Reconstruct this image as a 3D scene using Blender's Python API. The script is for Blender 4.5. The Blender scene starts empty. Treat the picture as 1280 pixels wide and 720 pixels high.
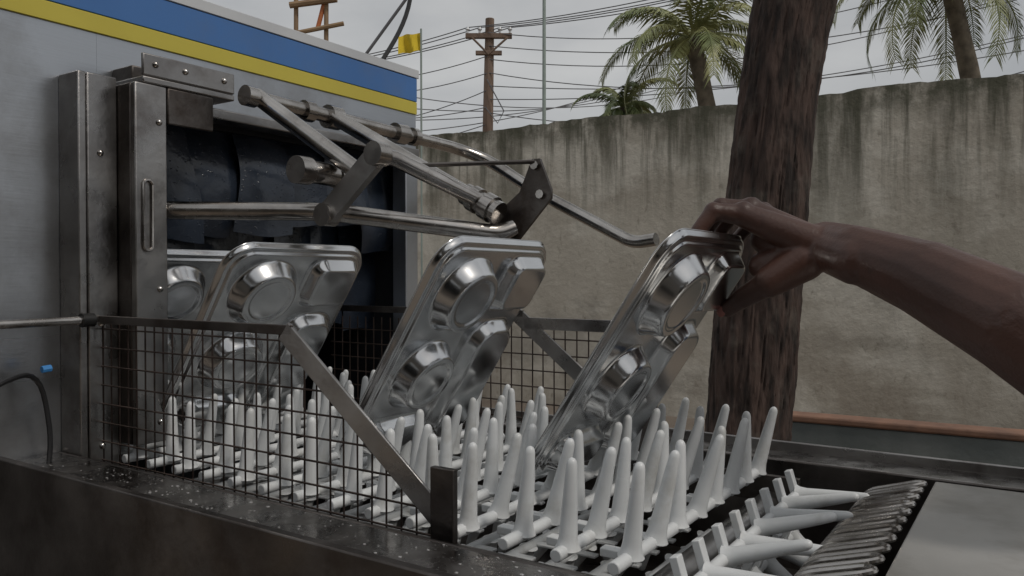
import bpy, math, random
from mathutils import Vector, Matrix, noise as mn
random.seed(7)
D=bpy.data; scene=bpy.context.scene
EYE=1.25
# ------------------------------------------------------------------ materials
def mat(name,c1,c2=None,scale=8,rough=.5,rough2=None,metal=0,bump=0,bscale=60,stretch=(1,1,1),lo=.35,hi=.65,spec=None,detail=6,dirt=None,drops=0):
    m=D.materials.new(name); m.use_nodes=True; nt=m.node_tree; N=nt.nodes; L=nt.links
    b=N['Principled BSDF']; b.inputs['Roughness'].default_value=rough; b.inputs['Metallic'].default_value=metal
    if spec is not None: b.inputs['Specular IOR Level'].default_value=spec
    c2=c2 or tuple(v*.8 for v in c1)
    tc=N.new('ShaderNodeTexCoord'); mp=N.new('ShaderNodeMapping'); mp.inputs['Scale'].default_value=stretch
    L.new(tc.outputs['Object'],mp.inputs['Vector'])
    n=N.new('ShaderNodeTexNoise'); n.inputs['Scale'].default_value=scale; n.inputs['Detail'].default_value=detail
    L.new(mp.outputs[0],n.inputs['Vector'])
    r=N.new('ShaderNodeValToRGB'); r.color_ramp.elements[0].position=lo; r.color_ramp.elements[1].position=hi
    r.color_ramp.elements[0].color=(*c2,1); r.color_ramp.elements[1].color=(*c1,1)
    L.new(n.outputs['Fac'],r.inputs['Fac']); col=r.outputs['Color']
    if dirt:
        nd=N.new('ShaderNodeTexNoise'); nd.inputs['Scale'].default_value=dirt[1]; nd.inputs['Detail'].default_value=9; nd.inputs['Roughness'].default_value=.65
        L.new(tc.outputs['Object'],nd.inputs['Vector'])
        mr=N.new('ShaderNodeMapRange'); mr.inputs['From Min'].default_value=dirt[2]; mr.inputs['From Max'].default_value=dirt[3]; mr.inputs['To Max'].default_value=dirt[4]
        L.new(nd.outputs['Fac'],mr.inputs['Value'])
        x=N.new('ShaderNodeMix'); x.data_type='RGBA'; L.new(mr.outputs[0],x.inputs['Factor']); L.new(col,x.inputs['A']); x.inputs['B'].default_value=(*dirt[0],1); col=x.outputs['Result']
    L.new(col,b.inputs['Base Color'])
    if rough2 is not None:
        mr=N.new('ShaderNodeMapRange'); mr.inputs['From Min'].default_value=.3; mr.inputs['From Max'].default_value=.7
        mr.inputs['To Min'].default_value=rough; mr.inputs['To Max'].default_value=rough2
        n3=N.new('ShaderNodeTexNoise'); n3.inputs['Scale'].default_value=scale*2.3; n3.inputs['Detail'].default_value=8
        L.new(mp.outputs[0],n3.inputs['Vector']); L.new(n3.outputs['Fac'],mr.inputs['Value']); L.new(mr.outputs[0],b.inputs['Roughness'])
    bp=None
    if bump:
        n2=N.new('ShaderNodeTexNoise'); n2.inputs['Scale'].default_value=bscale; n2.inputs['Detail'].default_value=8
        L.new(mp.outputs[0],n2.inputs['Vector'])
        bp=N.new('ShaderNodeBump'); bp.inputs['Strength'].default_value=bump; bp.inputs['Distance'].default_value=.01
        L.new(n2.outputs['Fac'],bp.inputs['Height']); L.new(bp.outputs[0],b.inputs['Normal'])
    if drops:   # sparse water beads as relief
        v=N.new('ShaderNodeTexVoronoi'); v.inputs['Scale'].default_value=drops; L.new(tc.outputs['Object'],v.inputs['Vector'])
        sr=N.new('ShaderNodeSeparateColor'); L.new(v.outputs['Color'],sr.inputs[0])
        a=N.new('ShaderNodeMapRange'); a.inputs['From Min'].default_value=.34; a.inputs['From Max'].default_value=.12; L.new(v.outputs['Distance'],a.inputs['Value'])
        c=N.new('ShaderNodeMath'); c.operation='GREATER_THAN'; c.inputs[1].default_value=.68; L.new(sr.outputs[0],c.inputs[0])
        d=N.new('ShaderNodeMath'); d.operation='MULTIPLY'; L.new(a.outputs[0],d.inputs[0]); L.new(c.outputs[0],d.inputs[1])
        b2=N.new('ShaderNodeBump'); b2.inputs['Strength'].default_value=.6; b2.inputs['Distance'].default_value=.001; L.new(d.outputs[0],b2.inputs['Height'])
        if bp: L.new(bp.outputs[0],b2.inputs['Normal'])
        L.new(b2.outputs[0],b.inputs['Normal'])
    return m
M={}
M['panel']=mat('brushed_panel',(.56,.585,.62),(.38,.40,.43),2.2,.26,.44,.92,.03,300,(1,.05,1),dirt=((.18,.165,.15),2.6,.48,.72,.75))
M['steel']=mat('frame_steel',(.46,.45,.44),(.25,.24,.235),7,.20,.45,1,.04,120,dirt=((.13,.11,.10),12,.52,.70,.6))
M['steel_dark']=mat('stained_steel',(.19,.175,.165),(.08,.07,.065),7,.26,.55,1,.08,90,dirt=((.05,.035,.027),9,.5,.68,.7))
M['flange']=mat('wet_flange_steel',(.40,.385,.37),(.20,.185,.175),10,.10,.45,1,.05,60,dirt=((.09,.07,.06),7,.50,.66,.6),drops=260)
M['pipe']=mat('pipe_steel',(.56,.535,.51),(.34,.32,.30),14,.14,.32,1,.02,150,dirt=((.16,.13,.11),22,.55,.72,.5))
M['tray']=mat('polished_steel',(.74,.745,.75),(.62,.63,.64),6,.12,.24,1,.006,30)
M['bead']=mat('water_bead',(.7,.7,.7),(.7,.7,.7),10,.03,None,.6)
M['wire']=mat('wire_rust_steel',(.11,.08,.07),(.05,.038,.032),30,.45,.6,.8)
M['peg']=mat('white_plastic',(.76,.78,.79),(.64,.66,.67),12,.26,.42,0,.02,60,dirt=((.42,.41,.37),14,.54,.72,.6))
M['blue']=mat('blue_paint',(.06,.18,.46),(.045,.15,.40),4,.32,dirt=((.12,.16,.24),5,.5,.75,.4))
M['yellow']=mat('yellow_paint',(.60,.51,.07),(.53,.44,.06),4,.36)
M['white']=mat('white_paint',(.62,.64,.66),(.5,.52,.55),4,.4)
M['curtain']=mat('navy_vinyl',(.034,.045,.066),(.012,.017,.027),9,.10,.30,0,.10,60,drops=170)
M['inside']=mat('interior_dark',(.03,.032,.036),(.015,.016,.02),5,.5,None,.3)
M['black']=mat('black_rubber',(.015,.015,.017),(.01,.01,.01),5,.5)
M['led']=mat('blue_led_colour',(.05,.25,.6),(.05,.25,.6),5,.4)  # blue LED on the cable, plain colour without emission
M['table']=mat('table_steel',(.56,.55,.53),(.38,.37,.35),3.5,.34,.6,.6,.03,140,dirt=((.2,.18,.15),6,.48,.7,.6))
M['bark']=mat('bark',(.085,.056,.046),(.020,.014,.012),26,.92,None,0,1.0,60,(1,1,.22),.38,.64,dirt=((.14,.125,.105),6,.53,.70,.5))
M['leaf']=mat('tree_leaf',(.07,.11,.03),(.03,.06,.015),2,.6)
M['palm']=mat('palm_leaf',(.33,.33,.14),(.13,.17,.07),1.2,.5)
M['ptrunk']=mat('palm_trunk',(.2,.17,.13),(.1,.085,.065),6,.9,None,0,.5,20)
M['pole']=mat('weathered_pole',(.24,.17,.13),(.14,.095,.07),3,.85,None,0,.3,20,(1,1,.2))
M['cable']=mat('cable',(.13,.13,.14),(.10,.10,.11),3,.6)
M['flag']=mat('yellow_cloth',(.75,.56,.03),(.62,.45,.02),6,.8)
M['ground']=mat('dusty_ground',(.24,.20,.16),(.13,.105,.085),.7,.95,None,0,.5,12,detail=10)
M['terra']=mat('terracotta',(.27,.15,.10),(.16,.095,.07),7,.85,None,0,.3,30)
M['lowp']=mat('grey_green_paint',(.20,.22,.215),(.12,.14,.14),3,.75,None,0,.3,30)
M['bamboo']=mat('bamboo',(.33,.22,.12),(.22,.14,.08),3,.7)
M['orange']=mat('orange_paint',(.5,.16,.05),(.4,.12,.04),3,.6)
M['skin']=mat('brown_skin',(.092,.042,.030),(.052,.024,.018),10,.34,.5,0,.10,260,dirt=((.03,.014,.012),30,.6,.75,.5))
M['nail']=mat('nail',(.36,.14,.115),(.30,.11,.09),20,.3)
M['shirt']=mat('shirt_cloth',(.12,.16,.24),(.09,.12,.19),5,.85,None,0,.3,80)
M['trouser']=mat('trouser_cloth',(.04,.04,.045),(.03,.03,.035),5,.85)
M['hair']=mat('hair',(.01,.009,.008),(.006,.005,.005),40,.5,None,0,.6,200)
M['eye']=mat('eye_white',(.7,.68,.65),(.7,.68,.65),5,.2)
M['green']=mat('pale_green_pole',(.3,.36,.33),(.25,.3,.28),5,.6)
M['plaster']=mat('old_plaster',(.24,.21,.18),(.15,.135,.115),1.5,.9,None,0,.3,20)
M['darkpanel']=mat('opening_shade_panel',(.02,.02,.02),(.012,.012,.012),3,.8)  # near-black colour standing in for shade inside the added building's openings
M['added_roof']=mat('added_corrugated_roof',(.16,.15,.145),(.09,.08,.075),3,.6,None,.4)
# concrete wall with rain stains (albedo only)
def wall_mat():
    m=D.materials.new('stained_concrete'); m.use_nodes=True; nt=m.node_tree; N=nt.nodes; L=nt.links
    b=N['Principled BSDF']; b.inputs['Roughness'].default_value=.92
    tc=N.new('ShaderNodeTexCoord')
    def nz(sc,st,det=8):
        mp=N.new('ShaderNodeMapping'); mp.inputs['Scale'].default_value=st; L.new(tc.outputs['Object'],mp.inputs['Vector'])
        n=N.new('ShaderNodeTexNoise'); n.inputs['Scale'].default_value=sc; n.inputs['Detail'].default_value=det; n.inputs['Roughness'].default_value=.65
        L.new(mp.outputs[0],n.inputs['Vector']); return n.outputs['Fac']
    def ramp(src,p0,p1,c0,c1):
        r=N.new('ShaderNodeValToRGB'); r.color_ramp.elements[0].position=p0; r.color_ramp.elements[1].position=p1
        r.color_ramp.elements[0].color=(*c0,1); r.color_ramp.elements[1].color=(*c1,1); L.new(src,r.inputs['Fac']); return r.outputs['Color']
    base=ramp(nz(1.1,(1,1,1),12),.32,.68,(.39,.355,.30),(.55,.515,.445))
    def mixc(fac,a,bc):
        x=N.new('ShaderNodeMix'); x.data_type='RGBA'; L.new(fac,x.inputs['Factor']); L.new(a,x.inputs['A']); x.inputs['B'].default_value=(*bc,1)
        return x.outputs['Result']
    def math_(op,a,bv):
        x=N.new('ShaderNodeMath'); x.operation=op; x.use_clamp=True
        for i,v in enumerate((a,bv)):
            if isinstance(v,(int,float)): x.inputs[i].default_value=v
            else: L.new(v,x.inputs[i])
        return x.outputs[0]
    sep=N.new('ShaderNodeSeparateXYZ'); L.new(tc.outputs['Object'],sep.inputs[0])
    def mrange(a,b_):
        mr=N.new('ShaderNodeMapRange'); mr.inputs['From Min'].default_value=a; mr.inputs['From Max'].default_value=b_
        L.new(sep.outputs['Z'],mr.inputs['Value']); return mr.outputs[0]
    W1,B1=(1,1,1),(0,0,0)
    patch=ramp(nz(.7,(1,1,1.6),12),.49,.56,B1,W1); c=mixc(math_('MULTIPLY',patch,.8),base,(.64,.61,.54))
    grey=ramp(nz(.9,(.6,1,1),12),.52,.60,B1,W1); c=mixc(math_('MULTIPLY',grey,.6),c,(.29,.27,.235))
    s1=ramp(nz(2.1,(1,1,.16),11),.47,.58,B1,W1); c=mixc(math_('MULTIPLY',math_('MULTIPLY',s1,mrange(1.2,2.6)),.95),c,(.115,.11,.08))
    s2=ramp(nz(8,(1,1,.06),8),.50,.60,B1,W1); c=mixc(math_('MULTIPLY',math_('MULTIPLY',s2,mrange(1.6,2.7)),.85),c,(.085,.085,.06))
    s3=ramp(nz(5,(1,1,.8),10),.38,.56,B1,W1); c=mixc(math_('MULTIPLY',math_('MULTIPLY',s3,mrange(2.44,2.66)),.9),c,(.09,.09,.063))
    spots=ramp(nz(13,(1,1,.6),7),.58,.70,B1,W1); c=mixc(math_('MULTIPLY',spots,.55),c,(.19,.17,.135))
    d=math_('MULTIPLY',mrange(1.0,0),ramp(nz(2,(1,1,.5),8),.4,.6,B1,W1)); c=mixc(math_('MULTIPLY',d,.7),c,(.2,.16,.12))
    L.new(c,b.inputs['Base Color'])
    bp=N.new('ShaderNodeBump'); bp.inputs['Strength'].default_value=.6; bp.inputs['Distance'].default_value=.02
    L.new(nz(14,(1,1,1),12),bp.inputs['Height']); L.new(bp.outputs[0],b.inputs['Normal'])
    return m
M['wall']=wall_mat()
# ------------------------------------------------------------------ mesh builder
class MB:
    def __init__(s): s.v=[]; s.f=[]; s.m=[]; s.ms=[]
    def mi(s,m):
        if m not in s.ms: s.ms.append(m)
        return s.ms.index(m)
    def add(s,vs,fs,m):
        o=len(s.v); s.v+= [tuple(v) for v in vs]; i=s.mi(m)
        for f in fs: s.f.append(tuple(a+o for a in f)); s.m.append(i)
    def box(s,a,b,m):
        x0,y0,z0=[min(a[i],b[i]) for i in range(3)]; x1,y1,z1=[max(a[i],b[i]) for i in range(3)]
        s.add([(x0,y0,z0),(x1,y0,z0),(x1,y1,z0),(x0,y1,z0),(x0,y0,z1),(x1,y0,z1),(x1,y1,z1),(x0,y1,z1)],
              [(0,3,2,1),(4,5,6,7),(0,1,5,4),(1,2,6,5),(2,3,7,6),(3,0,4,7)],m)
    def mbox(s,s0,s1,t0,t1,z0,z1,m): s.box((-s0,t0,z0),(-s1,t1,z1),m)
    def prism(s,pts,off,m):
        n=len(pts); off=Vector(off); a=[Vector(p) for p in pts]; bb=[p+off for p in a]
        s.add(a+bb,[tuple(range(n))[::-1],tuple(range(n,2*n))]+[(i,(i+1)%n,n+(i+1)%n,n+i) for i in range(n)],m)
    def tube(s,pts,rad,m,n=12,cap=True):
        P=[Vector(p) for p in pts]; k=len(P)
        if isinstance(rad,(int,float)): rad=[rad]*k
        T=[]
        for i in range(k):
            t=(P[min(i+1,k-1)]-P[max(i-1,0)]); T.append(t.normalized() if t.length>1e-9 else Vector((0,0,1)))
        u=T[0].orthogonal().normalized(); vs=[]
        for i in range(k):
            u=(u-T[i]*u.dot(T[i])).normalized(); w=T[i].cross(u)
            for j in range(n):
                a=2*math.pi*j/n; vs.append(P[i]+(u*math.cos(a)+w*math.sin(a))*rad[i])
        fs=[(i*n+j,i*n+(j+1)%n,(i+1)*n+(j+1)%n,(i+1)*n+j) for i in range(k-1) for j in range(n)]
        if cap: fs+= [tuple(range(n))[::-1],tuple(range((k-1)*n,k*n))]
        s.add(vs,fs,m)
    def sph(s,c,r,m,n=14,sc=(1,1,1),rot=None):
        c=Vector(c); k=n//2; vs=[];
        for i in range(k+1):
            ph=math.pi*i/k
            for j in range(n):
                a=2*math.pi*j/n; p=Vector((math.sin(ph)*math.cos(a)*sc[0],math.sin(ph)*math.sin(a)*sc[1],math.cos(ph)*sc[2]))*r
                if rot: p=rot@p
                vs.append(c+p)
        s.add(vs,[(i*n+j,(i+1)*n+j,(i+1)*n+(j+1)%n,i*n+(j+1)%n) for i in range(k) for j in range(n)],m)
    def capsule(s,a,b,ra,rb,m,n=14):
        s.tube([a,b],[ra,rb],m,n); s.sph(a,ra,m,n); s.sph(b,rb,m,n)
    def obj(s,name,parent=None,smooth=True,bevel=0,ang=35,mw=None):
        me=D.meshes.new(name); me.from_pydata(s.v,[],s.f)
        for m in s.ms: me.materials.append(M[m])
        me.polygons.foreach_set('material_index',s.m); me.validate(); me.update()
        import bmesh
        bm=bmesh.new(); bm.from_mesh(me); bmesh.ops.remove_doubles(bm,verts=bm.verts,dist=1e-6); bmesh.ops.recalc_face_normals(bm,faces=bm.faces); bm.to_mesh(me); bm.free()
        o=D.objects.new(name,me); scene.collection.objects.link(o)
        if smooth:
            me.shade_smooth()
            try: me.set_sharp_from_angle(angle=math.radians(ang))
            except Exception: pass
        if bevel:
            b=o.modifiers.new('bevel','BEVEL'); b.width=bevel; b.segments=2; b.limit_method='ANGLE'; b.angle_limit=math.radians(50)
        if parent: o.parent=parent
        if mw: o.matrix_world=mw
        return o
def empty(name,mw=None):
    e=D.objects.new(name,None); scene.collection.objects.link(e); e.empty_display_size=.1
    if mw: e.matrix_world=mw
    return e
def rnd(pts,r=.03,k=5):
    P=[Vector(p) for p in pts]; out=[P[0]]
    for i in range(1,len(P)-1):
        a=P[i-1]-P[i]; b=P[i+1]-P[i]; rr=min(r,a.length*.45,b.length*.45)
        p0=P[i]+a.normalized()*rr; p2=P[i]+b.normalized()*rr
        for j in range(k+1):
            t=j/k; out.append((1-t)**2*p0+2*t*(1-t)*P[i]+t*t*p2)
    out.append(P[-1]); return out
def S(s,t,z): return Vector((-s,t,z))           # belt frame: s toward machine, t across, z above belt
TH=-math.atan2(.5547,.8321)
F=Matrix.Translation((.117,.73,EYE-.27))@Matrix.Rotation(TH,4,'Z')
def W(s,t,z): return F@S(s,t,z)
# ------------------------------------------------------------------ dishwasher
dw=empty('commercial_dishwasher',F)
F0=.90
b=MB()
b.mbox(F0,1.9,-.40,-.004,-.98,.735,'panel')
b.mbox(F0,1.9,-.0038,.74,.548,.735,'panel')
b.mbox(F0,1.9,.70,.74,-.98,.545,'panel')
b.mbox(F0+.01,1.9,-.002,.698,-.98,-.2,'panel')
b.obj('housing',dw)
b=MB()
b.mbox(F0-.004,F0,-.40,.74,.640,.668,'yellow')
b.mbox(F0-.004,F0,-.40,.74,.669,.722,'blue')
b.mbox(F0-.006,F0+.0,-.40,.745,.723,.742,'white')
b.obj('painted_stripes',dw,bevel=.001)
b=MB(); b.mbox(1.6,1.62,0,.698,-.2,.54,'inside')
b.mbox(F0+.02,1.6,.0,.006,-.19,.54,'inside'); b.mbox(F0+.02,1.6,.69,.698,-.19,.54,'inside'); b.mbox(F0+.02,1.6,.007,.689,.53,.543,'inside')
b.obj('wash_chamber',dw)
b=MB()
b.mbox(.845,F0-.001,-.062,-.050,-.02,.565,'steel'); b.mbox(.845,.857,-.049,-.004,-.02,.565,'steel')
b.mbox(.80,.812,-.003,.048,.02,.555,'steel'); b.mbox(.813,F0-.001,-.003,.004,.02,.555,'steel_dark')
b.mbox(.86,F0-.001,.66,.70,-.05,.545,'panel')
b.mbox(.855,F0-.001,.05,.70,.535,.552,'steel')
b.mbox(.80,.88,.01,.17,.556,.566,'steel'); b.mbox(.80,.806,.01,.17,.567,.60,'steel'); b.mbox(.845,F0-.001,.02,.20,.567,.59,'steel_dark')
b.mbox(.80,.806,.05,.13,.50,.555,'steel_dark')
o=b.obj('opening_frame',dw,bevel=.002)
b=MB()
slot=[S(.797,.015+.007*math.cos(a),.36+.045*(1 if math.sin(a)>0 else -1)+.007*math.sin(a)) for a in [i*math.pi/10+.01 for i in range(21)]]
b.tube(slot,.0022,'pipe',6)
for z in (.05,.25,.50): b.sph(S(.80,.035,z),.005,'pipe',10)
for z in (.02,.2,.45): b.sph(S(.845,-.03,z),.005,'pipe',10)
for t in (.03,.08,.15): b.sph(S(.80,t,.585),.005,'pipe',10)
b.tube([S(.83,-.40,.205),S(.83,-.055,.207)],.006,'pipe'); b.tube([S(.83,-.068,.207),S(.83,-.05,.207)],.010,'black')
b.obj('fittings',dw)
def curtain(name,s0,t0,t1,z0,z1,bulge,n=4):
    b=MB(); w=(t1-t0)/n
    for k in range(n):
        a=t0+k*w; R=14;C=10; off=random.uniform(-.018,.018); zz=z0+random.uniform(-.03,.03); sk_=random.uniform(-.02,.03); lay=.012*(k%2); tw=random.uniform(-.03,.03)
        P={}
        for i in range(R+1):
            for j in range(C+1):
                f=i/R; g=j/C
                P[i,j]=S(s0+lay-bulge*math.sin(f*2.2)-.007*math.sin(g*math.pi)*(1-.3*f)+off*f+tw*(g-.5)*f+.004*math.sin(f*7+k), a+g*(w+.008)+sk_*f*f, z1+(zz-z1)*f+.004*math.sin(g*5+k)*f)
        b.add([P[i,j] for i in range(R+1) for j in range(C+1)],[(i*(C+1)+j,i*(C+1)+j+1,(i+1)*(C+1)+j+1,(i+1)*(C+1)+j) for i in range(R) for j in range(C)],'curtain')
    return b.obj(name,dw)
curtain('curtain_upper',.930,.05,.69,.35,.535,.025,6)
curtain('curtain_lower',1.00,.03,.68,.16,.50,.015,7)
# trough / conveyor frame
b=MB()
FL=-.155
b.mbox(-1.1,F0-.002,FL,FL+.012,-.30,.020,'steel_dark')
b.mbox(-1.1,F0-.002,FL+.013,FL+.085,.006,.012,'flange')
b.mbox(-1.1,F0-.002,FL+.086,FL+.092,-.16,.012,'steel_dark')
b.mbox(-1.1,F0-.002,FL+.093,.53,-.166,-.160,'steel_dark')
b.mbox(-1.1,F0-.002,.531,.537,-.166,-.002,'steel_dark')
b.mbox(-1.1,F0-.002,.538,.60,-.008,-.002,'flange')
b.mbox(-1.1,F0-.002,.601,.607,-.20,.012,'steel')
for s_ in (.75,-.9):
    for t_ in (-.12,.56): b.mbox(s_,s_+.04,t_-.02,t_+.02,-.975,-.167,'steel')
b.mbox(-.88,.77,-.11,-.09,-.8,-.77,'steel'); b.mbox(-.88,.77,.55,.57,-.8,-.77,'steel')
b.obj('conveyor_trough',dw,bevel=.002)
b=MB()
b.mbox(-1.1,-.190,-.05,.50,-.004,.002,'table'); b.mbox(-.196,-.190,-.05,.50,-.03,-.005,'table')
b.obj('outfeed_table',dw,bevel=.002)
b=MB()
b.mbox(-.03,1.1,-.022,-.014,-.045,-.008,'steel_dark'); b.mbox(-.03,1.1,.452,.460,-.045,-.008,'steel_dark')
for s_ in (.18,.10,.02,.3): b.sph(S(s_,-.024,-.026),.009,'pipe',10)
b.mbox(.185,.215,-.040,-.032,-.155,.075,'steel_dark')
b.mbox(.185,.215,.462,.470,-.155,.075,'steel_dark')
b.tube([S(.01,-.03,-.05),S(.01,.47,-.05)],.02,'steel',16)
def strap(p,q,w,t0,t1):
    p=Vector(p);q=Vector(q); d=(q-p).normalized(); n=Vector((-d.y,d.x))*w/2
    return [S(a.x,t0,a.y) for a in (p-n,q-n,q+n,p+n)],(0,t1-t0,0)
for tt in (-.034,.468):
    a,o_=strap((.445,.205),(.195,.01),.026,tt,tt+.004); b.prism(a,o_,'steel')
    b.mbox(.43,.898,tt,tt+.004,.200,.212,'steel_dark')
    if tt>0: b.mbox(.24,.428,tt,tt+.004,.18,.20,'steel')
b.obj('guard_frame',dw,bevel=.001)
b=MB()
def mesh_guard(tt,s0,s1,fn):
    s_=s0
    while s_<=s1:
        zt=fn(s_)
        if zt>.02: b.tube([S(s_,tt,-.005),S(s_+random.uniform(-.001,.001),tt,zt)],.0012,'wire',5)
        s_+=.0215
    z=.0
    while z<.2:
        ss_=[x for x in [s0+(s1-s0)*i/200 for i in range(201)] if fn(x)>=z]
        if ss_: b.tube([S(ss_[0],tt-.002,z),S(s1,tt-.002,z)],.0013,'wire',5)
        z+=.0275
mesh_guard(-.028,.2,.895,lambda s_:min(.2,(s_-.19)*.78))
mesh_guard(.474,.2,.895,lambda s_:min(.19,(s_-.10)*.9))
b.obj('wire_mesh_guard',dw)
# peg belt
b=MB(); pitch=.062
def row(mtx,k,la0=.10,short=1):
    def X(p): return mtx@Vector(p)
    b.tube([X((0,-.006,0)),X((0,.446,0))],.0068,'peg',10)
    for i in range(16):
        t=.004+i*.0285
        x0,x1=(-.034,.006) if i%2 else (-.006,.034)
        if short and i%2==0: continue
        vs=[X((x,y,z)) for z in (-.006,.003) for x,y in ((x0,t),(x1,t),(x1,t+.013),(x0,t+.013))]
        b.add(vs,[(0,3,2,1),(4,5,6,7),(0,1,5,4),(1,2,6,5),(2,3,7,6),(3,0,4,7)],'peg')
    for i in range(8):
        t=.018+i*.058+(.0145 if k%2 else -.0)
        if t>.44: continue
        la=la0+(.17 if i%2 else -.03)+random.uniform(-.05,.05); lt=random.uniform(-.05,.05); h=.094+random.uniform(-.002,.002)
        pts=[];rr=[]
        for f,r in ((0,.0140),(.05,.0112),(.14,.0095),(.5,.0079),(.8,.0064),(.93,.0056),(.965,.0047),(.99,.003),(1,.001)):
            pts.append(X((la*h*f,t+lt*h*f,h*f))); rr.append(r)
        b.tube(pts,rr,'peg',14)
for k in range(18): row(Matrix.Translation(S(1.078-k*pitch,0,-.002)),k)
row(Matrix.Translation(S(-.030,0,-.026))@Matrix.Rotation(1.28,4,'Y'),1,0)
row(Matrix.Translation(S(-.026,0,-.078))@Matrix.Rotation(1.95,4,'Y'),0,0)
for i in range(16): row(Matrix.Translation(S(.03+.0625*i,0,-.102))@Matrix.Rotation(math.pi,4,'Y')@Matrix.Scale(.45,4,(0,0,1)),0)
b.obj('peg_conveyor_belt',dw,ang=50,bevel=.0012)
# wire slide
b=MB()
for i in range(13):
    t=.02+i*.036
    p=rnd([S(-.095,t,-.055),S(-.112,t,-.016),S(-.174,t,.004),S(-.184,t+.010,.006),S(-.174,t+.021,.004),S(-.112,t+.021,-.016),S(-.095,t+.021,-.055)],.014,5)
    b.tube(p,.0038,'pipe',9)
b.tube([S(-.100,0,-.045),S(-.100,.47,-.045)],.005,'steel_dark')
b.obj('wire_slide',dw)
# spray pipes
b=MB(); r=.0135
A=rnd([S(.75,.150,.5565),S(.75,.70,.545),S(.70,.752,.52),S(.60,.755,.456),S(.36,.755,.334),S(.31,.75,.34)],.06,6)
b.tube(A,.0125,'pipe',16)
b.tube([S(.75,.150,.5565),S(.75,.17,.556)],.0165,'pipe',16)
b.tube([S(.76,.182,.562),S(.535,.19,.42)],r,'pipe',16)
b.tube([S(.74,.336,.55),S(.405,.345,.372)],r,'pipe',16)
b.tube([S(.75,.325,.552),S(.75,.352,.552)],.021,'pipe',16); b.tube([S(.75,.27,.553),S(.75,.29,.553)],.018,'pipe',16)
b.tube([S(.75,.50,.549),S(.75,.53,.549)],.020,'pipe',16); b.tube([S(.75,.55,.549),S(.75,.565,.549)],.018,'pipe',16)
for a,w_,rr in ((.86,.018,.0175),(.90,.018,.021),(.935,.014,.0175),(.975,.022,.022),(1.0,.03,.0185)):
    p=S(.74,.336,.55).lerp(S(.405,.345,.372),a); d=(S(.405,.345,.372)-S(.74,.336,.55)).normalized()
    b.tube([p-d*w_*.4,p+d*w_*.4],rr,'pipe',16)
b.tube(rnd([S(.88,.02,.372),S(.60,.19,.368),S(.40,.352,.335),S(.385,.372,.345)],.05,6),.0140,'pipe',16)
b.tube([S(.60,.13,.425),S(.60,.235,.423)],.017,'pipe',18); b.tube([S(.60,.122,.425),S(.60,.146,.425)],.0205,'pipe',18); b.tube([S(.60,.2,.424),S(.60,.212,.424)],.0195,'pipe',18)
a_,o_=strap((.594,.362),(.49,.445),.034,.172,.184); b.prism(a_,o_,'steel')
for c_ in ((.49,.445),(.594,.362)): b.tube([S(c_[0],.166,c_[1]),S(c_[0],.190,c_[1])],.0175,'pipe',18)
b.tube([S(.49,.17,.443),S(.49,.21,.443),S(.43,.335,.39)],.012,'pipe',12)
b.prism([S(*p) for p in [(.435,.372,.322),(.385,.372,.318),(.318,.372,.388),(.318,.372,.402),(.338,.372,.45),(.352,.372,.45),(.375,.372,.40),(.43,.372,.36)]],(0,.006,0),'steel_dark')
b.tube([S(.345,.368,.445),S(.50,.263,.439)],.0035,'steel_dark',8)
for p in ((.395,.335),(.335,.395),(.345,.44)): b.tube([S(p[0],.366,p[1]),S(p[0],.384,p[1])],.007,'pipe',8)
b.obj('spray_pipes',dw,ang=50)
b=MB(); b.tube(rnd([S(.78,-.30,.06),S(.80,-.20,.13),S(.86,-.11,.14),S(.845,-.10,.03),S(.83,-.13,-.06),S(.85,-.2,-.4)],.05,6),.0035,'black',8)
b.tube([S(.85,-.112,.14),S(.85,-.100,.141)],.005,'led',8)
pts=[]
for i in range(20):
    a=i/19; pts.append(S(.92,.64+.11*math.sin(a*3.0)*1.0,.735+a*.42) )
b.tube(pts,.005,'black',8)
b.obj('cable',dw)
b=MB()
for _ in range(200):
    r_=.0005+.0016*random.random()**3
    b.sph(S(random.uniform(.0,.88),random.uniform(FL+.016,FL+.083),.0122),r_,'bead',7,(1.3,1,.4))
b.obj('water_droplets',dw)
# ------------------------------------------------------------------ trays
TL,TW=.355,.27
def sdr(x,y,cx,cy,hx,hy,r):
    qx=abs(x-cx)-hx+r; qy=abs(y-cy)-hy+r
    return math.hypot(max(qx,0),max(qy,0))+min(max(qx,qy),0)-r
def ss(x): x=max(0,min(1,x)); return x*x*(3-2*x)
def ramp_(x,e=.22):   # straight wall with rounded shoulders
    x=max(0,min(1,x))
    if x<e: return x*x/(2*e)/(1-e)
    if x>1-e: return 1-(1-x)**2/(2*e)/(1-e)
    return (x-e/2)/(1-e)
def th(x,y):
    edge=-sdr(x,y,TL/2,TW/2,TL/2,TW/2,.045)
    b0=.004*ss((edge-.010)/.005); h=b0
    for d,dep,wl,st in ((math.hypot(x-.080,y-.082)-.058,.024,.016,1),(math.hypot(x-.208,y-.080)-.056,.024,.016,1),
              (sdr(x,y,.064,.203,.046,.050,.026),.017,.014,0),(sdr(x,y,.232,.202,.108,.050,.040),.018,.014,0),(sdr(x,y,.309,.080,.030,.058,.024),.016,.013,0)):
        if d>=0: continue
        k=dep*ramp_(-d/wl)
        if st: k-=.0022*ss((-d-wl-.006)/.004)
        h=max(h,b0+k)
    h-=.008*ss((.006-edge)/.006)
    return h
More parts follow.
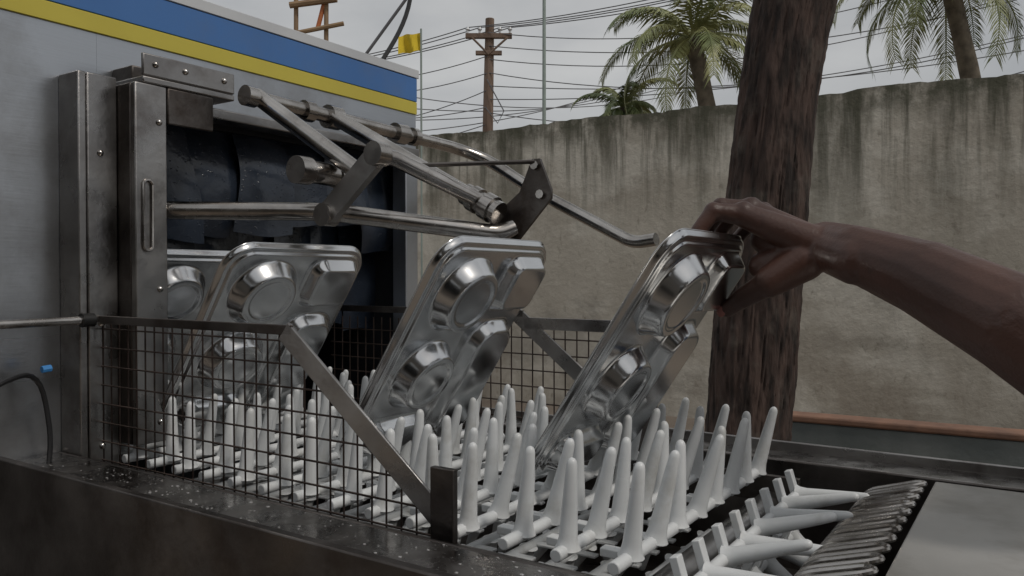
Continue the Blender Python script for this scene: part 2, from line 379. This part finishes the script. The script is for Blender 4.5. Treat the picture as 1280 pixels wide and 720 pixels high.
def tray_mesh():
    per=[];r=.045
    def arc(cx,cy,a0):
        for i in range(16): a=a0+i/16*math.pi/2; per.append((cx+r*math.cos(a),cy+r*math.sin(a)))
    def line(p,q,n):
        for i in range(n): per.append((p[0]+(q[0]-p[0])*i/n,p[1]+(q[1]-p[1])*i/n))
    arc(TL-r,TW-r,0); line((TL-r,TW),(r,TW),70); arc(r,TW-r,math.pi/2); line((0,TW-r),(0,r),50)
    arc(r,r,math.pi); line((r,0),(TL-r,0),70); arc(TL-r,r,1.5*math.pi); line((TL,r),(TL,TW-r),50)
    n=len(per); K=130; cx,cy=TL/2,TW/2; vs=[(cx,cy,th(cx,cy))]
    for k in range(1,K+1):
        f=k/K; f=1-(1-f)**1.15
        for p in per:
            x=cx+(p[0]-cx)*f; y=cy+(p[1]-cy)*f; vs.append((x,y,th(x,y)))
    fs=[(0,1+j,1+(j+1)%n) for j in range(n)]
    for k in range(K-1):
        for j in range(n): fs.append((1+k*n+j,1+(k+1)*n+j,1+(k+1)*n+(j+1)%n,1+k*n+(j+1)%n))
    me=D.meshes.new('compartment_tray'); me.from_pydata(vs,[],fs); me.materials.append(M['tray']); me.shade_smooth(); return me
TM=tray_mesh()
Dv=S(.551,0,-.836)-S(0,0,0); Tv=Vector((0,1,0)); Nv=Dv.cross(Tv)
def tray(s_,t_,z_,tilt=0,yaw=0):
    o=D.objects.new('compartment_tray',TM); scene.collection.objects.link(o)
    m=Matrix(((Dv.x,Tv.x,Nv.x,0),(Dv.y,Tv.y,Nv.y,0),(Dv.z,Tv.z,Nv.z,0),(0,0,0,1)))
    o.matrix_world=F@Matrix.Translation(S(s_,t_,z_))@Matrix.Rotation(yaw,4,'Z')@Matrix.Rotation(tilt,4,'Y')@m
    md=o.modifiers.new('solid','SOLIDIFY'); md.thickness=.0012; md.offset=-1
    return o
tray(.0135,.118,.318)
tray(.285,.08,.316,-.02,.03)
tray(.623,.03,.314,.03,-.02)
tray(.844,.03,.308,.05,0)
# ------------------------------------------------------------------ person
person=empty('person')
b=MB()
def cap(p,q,ra,rb,mm='skin',n=16): b.capsule(p,q,ra,rb,mm,n)
wr=W(-.080,.372,.308)
ch=[(wr,.030),(Vector((.405,.945,EYE+.027)),.033),(Vector((.452,.875,EYE-.003)),.042),(Vector((.503,.80,EYE-.048)),.050),(Vector((.56,.745,EYE-.11)),.050),(Vector((.72,.78,EYE+.0)),.052),(Vector((.88,.84,EYE+.09)),.062)]
for i in range(len(ch)-1): cap(ch[i][0],ch[i+1][0],ch[i][1],ch[i+1][1])
cap(W(-.080,.356,.303),Vector((.40,.93,EYE+.018)),.025,.029)
fing=[
 [(.012,.336,.347),(.044,.316,.352),(.060,.304,.326),(.050,.300,.298)],
 [(.010,.361,.354),(.045,.348,.360),(.062,.338,.331),(.054,.332,.300)],
 [(.002,.385,.350),(.038,.378,.355),(.056,.370,.329),(.050,.365,.302)],
 [(-.010,.405,.338),(.022,.406,.342),(.040,.402,.322),(.042,.399,.300)]]
for k,fg in enumerate(fing):
    P=[W(*p) for p in fg]; sc=(1.08,1.1,1.04,.92)[k]
    cap(W(-.07,.352+.012*k,.310-.002*k),P[0],.023,.0145*sc)
    cap(P[0],P[1],.0128*sc,.0106*sc); cap(P[1],P[2],.0106*sc,.0093*sc); cap(P[2],P[3],.0093*sc,.0078*sc)
    b.sph(P[1],.0118*sc,'skin',12); b.sph(P[0]+Vector((0,0,.003)),.0145*sc,'skin',12)
cap(W(-.06,.365,.296),W(-.008,.372,.318),.027,.022)
cap(W(-.05,.385,.285),W(-.006,.395,.298),.023,.018)
tb=[W(-.060,.348,.288),W(-.022,.334,.262),W(.014,.344,.242),W(.040,.360,.226)]
cap(tb[0],tb[1],.025,.0195); cap(tb[1],tb[2],.0172,.0134); cap(tb[2],tb[3],.0134,.0108)
b.sph(tb[2],.0142,'skin',12)
cap(W(-.055,.36,.296),W(-.008,.354,.282),.024,.019)
o=b.obj('arm_and_hand',person)
rm=o.modifiers.new('fuse','REMESH'); rm.mode='VOXEL'; rm.voxel_size=.0024; rm.use_smooth_shade=True
sm=o.modifiers.new('smooth','SMOOTH'); sm.factor=.5; sm.iterations=5
b=MB()
nd=(tb[3]-tb[2]).normalized(); up=Vector((-.15,-.85,.25)); up=(up-nd*up.dot(nd)).normalized(); rt=nd.cross(up)
rot=Matrix((nd,rt,up)).transposed()
b.sph(tb[3]+nd*.003+up*.0090,.0084,'nail',14,(1.05,.8,.22),rot)
b.obj('thumb_nail',person)
B=Vector((1.08,1.02,0))
def bp(x,y,z): return B+Vector((x,y,z))
b=MB(); m_='shirt'
b.capsule(bp(0,0,.98),bp(-.03,-.02,1.25),.15,.155,m_); b.capsule(bp(-.03,-.02,1.25),bp(-.16,-.14,1.345),.11,.085,m_); b.capsule(bp(-.03,-.02,1.25),bp(.12,.12,1.36),.11,.08,m_)
b.capsule(bp(-.16,-.14,1.345),Vector((.80,.81,EYE+.045)),.085,.068,m_); b.capsule(bp(.12,.12,1.36),bp(.2,.2,1.16),.075,.062,m_)
b.capsule(bp(-.02,-.02,1.36),bp(-.03,-.03,1.42),.085,.06,m_)
o=b.obj('shirt',person); rm=o.modifiers.new('f','REMESH'); rm.mode='VOXEL'; rm.voxel_size=.010; rm.use_smooth_shade=True; sm=o.modifiers.new('s','SMOOTH'); sm.iterations=8
b=MB()
b.capsule(bp(0,0,.95),bp(0,0,.9),.145,.15,'trouser')
for sx in (-1,1):
    d=Vector((.07*sx,.07*sx,0)); b.capsule(bp(0,0,.88)+d,bp(0,0,.5)+d,.095,.065,'trouser'); b.capsule(bp(0,0,.5)+d,bp(.02,0,.09)+d,.064,.045,'trouser')
    b.capsule(bp(.02,0,.05)+d,bp(-.10,.06,.035)+d,.045,.035,'black')
o=b.obj('trousers',person); rm=o.modifiers.new('f','REMESH'); rm.mode='VOXEL'; rm.voxel_size=.012; rm.use_smooth_shade=True; sm=o.modifiers.new('s','SMOOTH'); sm.iterations=5
b=MB()
b.capsule(bp(-.03,-.03,1.40),bp(-.05,-.04,1.52),.055,.055,'skin'); H=bp(-.07,-.05,1.60)
b.sph(H,.1,'skin',24,(.88,.8,1.12)); fd=Vector((-.9,-.3,-.25)).normalized(); sd=fd.cross(Vector((0,0,1))).normalized()
b.capsule(H+fd*.05+Vector((0,0,-.06)),H+fd*.06+Vector((0,0,-.075)),.05,.035,'skin')
b.capsule(H+fd*.085+Vector((0,0,.01)),H+fd*.105+Vector((0,0,-.025)),.010,.015,'skin')
b.capsule(H+fd*.085-sd*.02+Vector((0,0,-.055)),H+fd*.085+sd*.02+Vector((0,0,-.055)),.010,.010,'skin')
for k in (-1,1): b.capsule(H+sd*.083*k+Vector((0,0,.015)),H+sd*.085*k+Vector((0,0,-.02)),.016,.010,'skin')
b.capsule(bp(.2,.2,1.18),bp(.22,.18,1.0),.048,.042,'skin'); b.capsule(bp(.22,.18,1.0),bp(.16,.12,.78),.04,.026,'skin')
for k in range(5): b.capsule(bp(.16,.12,.77),bp(.15+.008*k-.016,.10+.012*k-.02,.66+.012*abs(k-2)),.018,.008,'skin')
o=b.obj('head_and_resting_arm',person); rm=o.modifiers.new('f','REMESH'); rm.mode='VOXEL'; rm.voxel_size=.005; rm.use_smooth_shade=True; sm=o.modifiers.new('s','SMOOTH'); sm.iterations=4
b=MB(); b.sph(H-fd*.016+Vector((0,0,.022)),.103,'hair',24,(.9,.86,1.08))
for k in (-1,1): b.sph(H+fd*.083+sd*.032*k+Vector((0,0,.008)),.010,'eye',10)
b.obj('hair_and_eyes',person)
# ------------------------------------------------------------------ setting
b=MB(); g=[];n=40
for i in range(n+1):
    for j in range(n+1):
        x=(i/n-.5)*2;y=(j/n-.5)*2; g.append((x*abs(x)*400,y*abs(y)*400,0))
b.add(g,[(i*(n+1)+j,(i+1)*(n+1)+j,(i+1)*(n+1)+j+1,i*(n+1)+j+1) for i in range(n) for j in range(n)],'ground'); b.obj('ground')
wk=empty('added_reflection_building'); b=MB(); y0=-5.0  # unseen building added behind the camera to give the steel contrasting reflections
for x0,x1 in ((-9,-6.2),(-3.8,-1.8),(1.0,3.2),(5.6,9)): b.box((x0,y0-.25,0),(x1,y0,3.6),'plaster')
for x0,x1 in ((-6.2,-3.8),(-1.8,1.0),(3.2,5.6)): b.box((x0,y0-.24,2.7),(x1,y0-.01,3.6),'plaster'); b.box((x0,y0-3,0.01),(x1,y0-2.9,2.7),'darkpanel')  # dark panels set behind the openings so they reflect as dark shapes
b.box((-9,y0-6,0),(-8.75,y0-.25,3.6),'plaster'); b.box((8.75,y0-6,0),(9,y0-.25,3.6),'plaster'); b.box((-9,y0-6.2,0),(9,y0-6,3.6),'plaster')
b.obj('added_walls',wk,smooth=False)
b=MB(); b.prism([(-9.4,y0+1.0,3.62),(-9.4,y0-6.6,4.4),(-9.4,y0-6.6,4.45),(-9.4,y0+1.0,3.67)],(18.8,0,0),'added_roof')  # out-of-view roof, added with the building for reflections
b.obj('added_roof',wk,smooth=False)
wd=Vector((-.867,.498,0)); wn=Vector((.498,.867,0))
WF=Matrix(((wd.x,-wn.x,0,wn.x*6.876),(wd.y,-wn.y,0,wn.y*6.876),(0,0,1,0),(0,0,0,1)))
b=MB(); X0,X1=-8,22; NX=600; NZ=24; vs=[]
def topz(x): return 2.72+.03*mn.noise(Vector((x*1.1,0,0)))+.022*mn.noise(Vector((x*6,3,0)))+.012*mn.noise(Vector((x*19,3,0)))
for i in range(NX+1):
    x=X0+(X1-X0)*i/NX
    for j in range(NZ+1): 
        z=topz(x)*j/NZ; vs.append((x,.012*mn.noise(Vector((x*.8,z*1.2,1))),z))
    vs.append((x,-.20,topz(x)+.004)); vs.append((x,-.20,0))
q=NZ+3
b.add(vs,[(i*q+j,(i+1)*q+j,(i+1)*q+j+1,i*q+j+1) for i in range(NX) for j in range(q-1)],'wall')
b.obj('concrete_wall',mw=WF,ang=60)
LF=WF.copy(); LF.translation=wn*4.2
b=MB(); b.box((-6,-.12,0),(1.2,0,.515),'lowp'); b.box((-6,-.13,.516),(1.2,.012,.55),'terra'); b.obj('low_wall',mw=LF,bevel=.01)
# tree
tree=empty('tree')
b=MB()
ctrl=[(1.03,0,.27),(1.035,.25,.205),(1.04,.53,.185),(1.071,1.06,.19),(1.0885,1.41,.18),(1.1235,1.76,.172),(1.165,2.1,.172),(1.235,2.46,.18),(1.31,2.75,.19)]
def lerpc(z):
    for i in range(len(ctrl)-1):
        a,c=ctrl[i],ctrl[i+1]
        if z<=c[1]:
            f=(z-a[1])/(c[1]-a[1]); return a[0]+(c[0]-a[0])*f,a[2]+(c[2]-a[2])*f
    return ctrl[-1][0],ctrl[-1][2]
vs=[];NA=180;NR=330
for i in range(NR+1):
    z=2.75*i/NR; cx=sum(lerpc(max(0,min(2.75,z+d)))[0] for d in (-.15,-.07,0,.07,.15))/5; r0=sum(lerpc(max(0,min(2.75,z+d)))[1] for d in (-.15,-.07,0,.07,.15))/5
    for j in range(NA):
        a=2*math.pi*j/NA; c,s_=math.cos(a),math.sin(a)
        f1=mn.noise(Vector((c*1.3,s_*1.3,z*.9))); f2=mn.noise(Vector((c*5,s_*5,z*3))); f3=abs(mn.noise(Vector((c*13,s_*13,z*5)))); f4=mn.noise(Vector((c*26,s_*26,z*22)))
        r=r0*(1+.09*f1+.05*f2-.09*f3+.02*f4); vs.append((cx+c*r,3.5+s_*r,z))
b.add(vs,[(i*NA+j,i*NA+(j+1)%NA,(i+1)*NA+(j+1)%NA,(i+1)*NA+j) for i in range(NR) for j in range(NA)],'bark')
limbs=[]
def limb(p,q,r0,r1,k=3):
    p=Vector(p);q=Vector(q); pts=[];rr=[]
    for i in range(9):
        f=i/8; pts.append(p.lerp(q,f)+Vector((mn.noise(Vector((f*2,p.x,k)))*.12,mn.noise(Vector((f*2,p.y,k+5)))*.12,0))*math.sin(f*math.pi)); rr.append(r0+(r1-r0)*f)
    b.tube(pts,rr,'bark',14); limbs.append(q)
limb((1.28,3.5,2.65),(1.75,3.4,4.3),.15,.08); limb((1.27,3.5,2.65),(.95,3.9,4.5),.13,.07,4)
for q in list(limbs):
    for k in range(4):
        e=q+Vector((random.uniform(-1.2,1.2),random.uniform(-1.0,1.2),random.uniform(.6,1.8))); limb(q-Vector((0,0,.05)),e,.06,.02,k)
b.obj('trunk_and_limbs',tree,ang=80)
b=MB()
for q in limbs[2:]:
    for c in range(5):
        cc=q+Vector([random.gauss(0,.45) for _ in range(3)])
        for _ in range(100):
            p=cc+Vector([random.gauss(0,.22) for _ in range(3)]); d=Vector([random.gauss(0,1) for _ in range(3)]).normalized(); e=d.orthogonal().normalized()*.022; d*=.09
            b.add([p,p+d*.5+e,p+d,p+d*.5-e],[(0,1,2,3)],'leaf')
b.obj('crown',tree,smooth=False)
# palms
def palm(x,y,zc,R,nf,base=None,seed=1):
    random.seed(seed); e=empty('palm_tree'); b=MB(); bx,by=base or (x,y)
    pts=[(bx+(x-bx)*(i/12)**1.6,by+(y-by)*(i/12)**1.6,zc*i/12) for i in range(13)]
    b.tube(pts,[.2-.07*i/12+(.008 if i%2 else 0) for i in range(13)],'ptrunk',12)
    for k in range(7): b.sph((x+random.uniform(-.25,.25),y+random.uniform(-.25,.25),zc-.15+random.uniform(-.1,.1)),.11,'palm',10,(1,1,1.2))
    b.obj('trunk',e)
    b=MB()
    for k in range(nf):
        az=k*2.399+random.uniform(-.2,.2); el=1.25-1.6*(k/nf)+random.uniform(-.15,.15)
        L=R*random.uniform(.8,1.15); p=Vector((x,y,zc)); h=Vector((math.cos(az),math.sin(az),0)); pts=[p.copy()]; ds=[]; n=30; a=el
        for i in range(n):
            d=h*math.cos(a)+Vector((0,0,math.sin(a))); p=p+d*L/n; pts.append(p.copy()); ds.append(d); a-=(.030+.045*i/n)*1.2
        b.tube(pts,[.028*(1-.85*i/n) for i in range(n+1)],'palm',5)
        side0=h.cross(Vector((0,0,1)))
        for i in range(5,n*2):
            f=i/(n*2); idx=min(n-1,int(f*n)); p=pts[idx].lerp(pts[idx+1],f*n-idx); d=ds[idx]
            ll=R*.27*math.sin(min(1,f*1.15+.12)*math.pi*.86)**.7*random.uniform(.7,1.1)
            for sg in (-1,1):
                dr=(side0*sg*.8+d*.7+Vector((0,0,-.10-.35*random.random()))).normalized()
                m1=p+dr*ll*.5; dr2=(dr+Vector((0,0,-.35-.4*random.random()))).normalized(); m2=m1+dr2*ll*.5
                wv=d*.016
                b.add([p-wv*.6,p+wv*.6,m1+wv,m1-wv],[(0,1,2,3)],'palm'); b.add([m1-wv,m1+wv,m2],[(0,1,2)],'palm')
    b.obj('fronds',e,smooth=False)
palm(3.15,14,EYE+4.15,2.0,22,(4.0,14.3),3)
palm(7.1,13.2,EYE+5.05,2.2,26,(8.4,13.6),5)
palm(2.15,15.5,EYE+3.25,1.1,12,(2.6,15.8),8)
random.seed(4)
up_=empty('utility_pole'); b=MB()
b.tube([(-.66,20,0),(-.62,20,4),(-.55,20,7.65)],[.17,.14,.11],'pole',10)
b.box((-1.15,19.84,7.13),(0.0,19.96,7.25),'pole'); b.box((-.9,19.84,6.72),(-.25,19.95,6.82),'pole')
b.tube([(-1.0,19.85,7.15),(-.6,19.85,6.75)],.03,'pole',6); b.tube([(-.1,19.85,7.15),(-.55,19.85,6.75)],.03,'pole',6)
for x in (-1.1,-.8,-.3,-.05): b.tube([(x,19.9,7.25),(x,19.9,7.33),(x,19.9,7.34),(x,19.9,7.42)],[.03,.03,.06,.03],'white',8)
b.obj('pole_and_crossarm',up_,bevel=.01)
b=MB()
def wire(p,q,sag,r=.013):
    p=Vector(p);q=Vector(q); b.tube([p.lerp(q,i/24)-Vector((0,0,sag*4*(i/24)*(1-i/24))) for i in range(25)],r,'cable',5)
for x in (-1.1,-.8,-.3,-.05):
    wire((x,19.9,7.4),(x+14,14,9.5+random.random()*.6),.7); wire((x,19.9,7.4),(x-9,22,6.8),.4)
for k in range(7):
    z=4.9+k*.33; wire((-.6,19.9,z+.4),(12,16+random.random()*3,z+random.uniform(.3,2.0)),random.uniform(.3,.9),.012)
for k in range(6):
    z=4.6+k*.42; wire((-.6,19.9,z),(-8,17+random.random()*6,z+random.uniform(-1.0,.4)),random.uniform(.2,.7),.012)
for k in range(4): wire((-4,18,4.4+k*.4),(5,24,7.6-k*.3),.5,.012)
b.tube([(-.62,19.8,6.1),(-.2,19.7,5.3),(-.35,19.7,5.0),(-.65,19.8,5.4)],.015,'cable',5)
b.obj('power_lines')
b=MB(); b.tube([(.72,18,0),(.72,18,9)],[.05,.035],'green',8); b.obj('lamp_pole')
fp=empty('flag_pole'); b=MB(); b.tube([(-.90,8,0),(-.905,8,EYE+2.46)],.010,'green',8); b.obj('pole',fp)
b=MB(); vs=[]
for i in range(13):
    for j in range(9):
        x=-.90-.23*i/12; vs.append((x,8+.03*math.sin(i*.8+j*.2),EYE+2.42-.18*j/8-.03*i/12+.01*math.sin(i*.9)))
b.add(vs,[(i*9+j,(i+1)*9+j,(i+1)*9+j+1,i*9+j+1) for i in range(12) for j in range(8)],'flag'); b.obj('flag',fp)
b=MB()
for x,z0,z1 in ((-3.25,0,5.6),(-2.8,0,5.55)): b.tube([(x,12,z0),(x+.03,12,z1)],.035,'bamboo',8)
b.tube([(-3.3,11.94,5.27),(-2.6,11.94,5.36)],.05,'bamboo',8); b.tube([(-2.9,12,4.95),(-2.65,12,5.9)],.035,'orange',8); b.tube([(-3.5,11.94,4.8),(-2.5,11.94,5.0)],.035,'bamboo',8)
b.tube([(-2.3,12,4.4),(-1.2,12,5.9)],.025,'cable',6); b.tube([(-1.9,12,5.7),(-1.6,12,5.4)],.025,'cable',6)
b.obj('bamboo_scaffold')
# ------------------------------------------------------------------ light
sv=Vector((.50,-.42,.80)).normalized()
w=D.worlds.new('World'); scene.world=w; w.use_nodes=True; nt=w.node_tree; N=nt.nodes; L=nt.links
bg=N['Background']; sk=N.new('ShaderNodeTexSky'); sk.sky_type='NISHITA'; sk.sun_disc=False
sk.sun_elevation=math.asin(sv.z); sk.sun_rotation=math.atan2(sv.x,sv.y); sk.dust_density=3; sk.air_density=1
sc=N.new('ShaderNodeVectorMath'); sc.operation='SCALE'; sc.inputs['Scale'].default_value=.08; L.new(sk.outputs[0],sc.inputs[0])
tc=N.new('ShaderNodeTexCoord'); mp=N.new('ShaderNodeMapping'); mp.inputs['Scale'].default_value=(1,1,2.5); L.new(tc.outputs['Generated'],mp.inputs[0])
nz=N.new('ShaderNodeTexNoise'); nz.inputs['Scale'].default_value=2.6; nz.inputs['Detail'].default_value=8; L.new(mp.outputs[0],nz.inputs['Vector'])
rp=N.new('ShaderNodeValToRGB'); rp.color_ramp.elements[0].position=.35; rp.color_ramp.elements[1].position=.65
rp.color_ramp.elements[0].color=(.44,.45,.46,1); rp.color_ramp.elements[1].color=(.66,.66,.65,1); L.new(nz.outputs['Fac'],rp.inputs['Fac'])
mx=N.new('ShaderNodeMix'); mx.data_type='RGBA'; mx.inputs['Factor'].default_value=.88; L.new(sc.outputs[0],mx.inputs['A']); L.new(rp.outputs['Color'],mx.inputs['B'])
L.new(mx.outputs['Result'],bg.inputs['Color']); bg.inputs['Strength'].default_value=.88
sl=D.lights.new('sun','SUN'); sl.energy=1.15; sl.angle=math.radians(10); sl.color=(1,.94,.86); so=D.objects.new('sun',sl); scene.collection.objects.link(so)
so.rotation_euler=sv.to_track_quat('Z','Y').to_euler(); so.location=(0,0,12)
scene.view_settings.view_transform='Standard'; scene.view_settings.look='None'; scene.view_settings.exposure=0
# ------------------------------------------------------------------ camera
cd=D.cameras.new('camera'); cd.sensor_width=36; cd.lens=36*1000/1280; cd.clip_start=.02; cd.clip_end=1500
co=D.objects.new('camera',cd); scene.collection.objects.link(co); co.location=(0,0,EYE); co.rotation_euler=(math.radians(90-.86),0,0); scene.camera=co
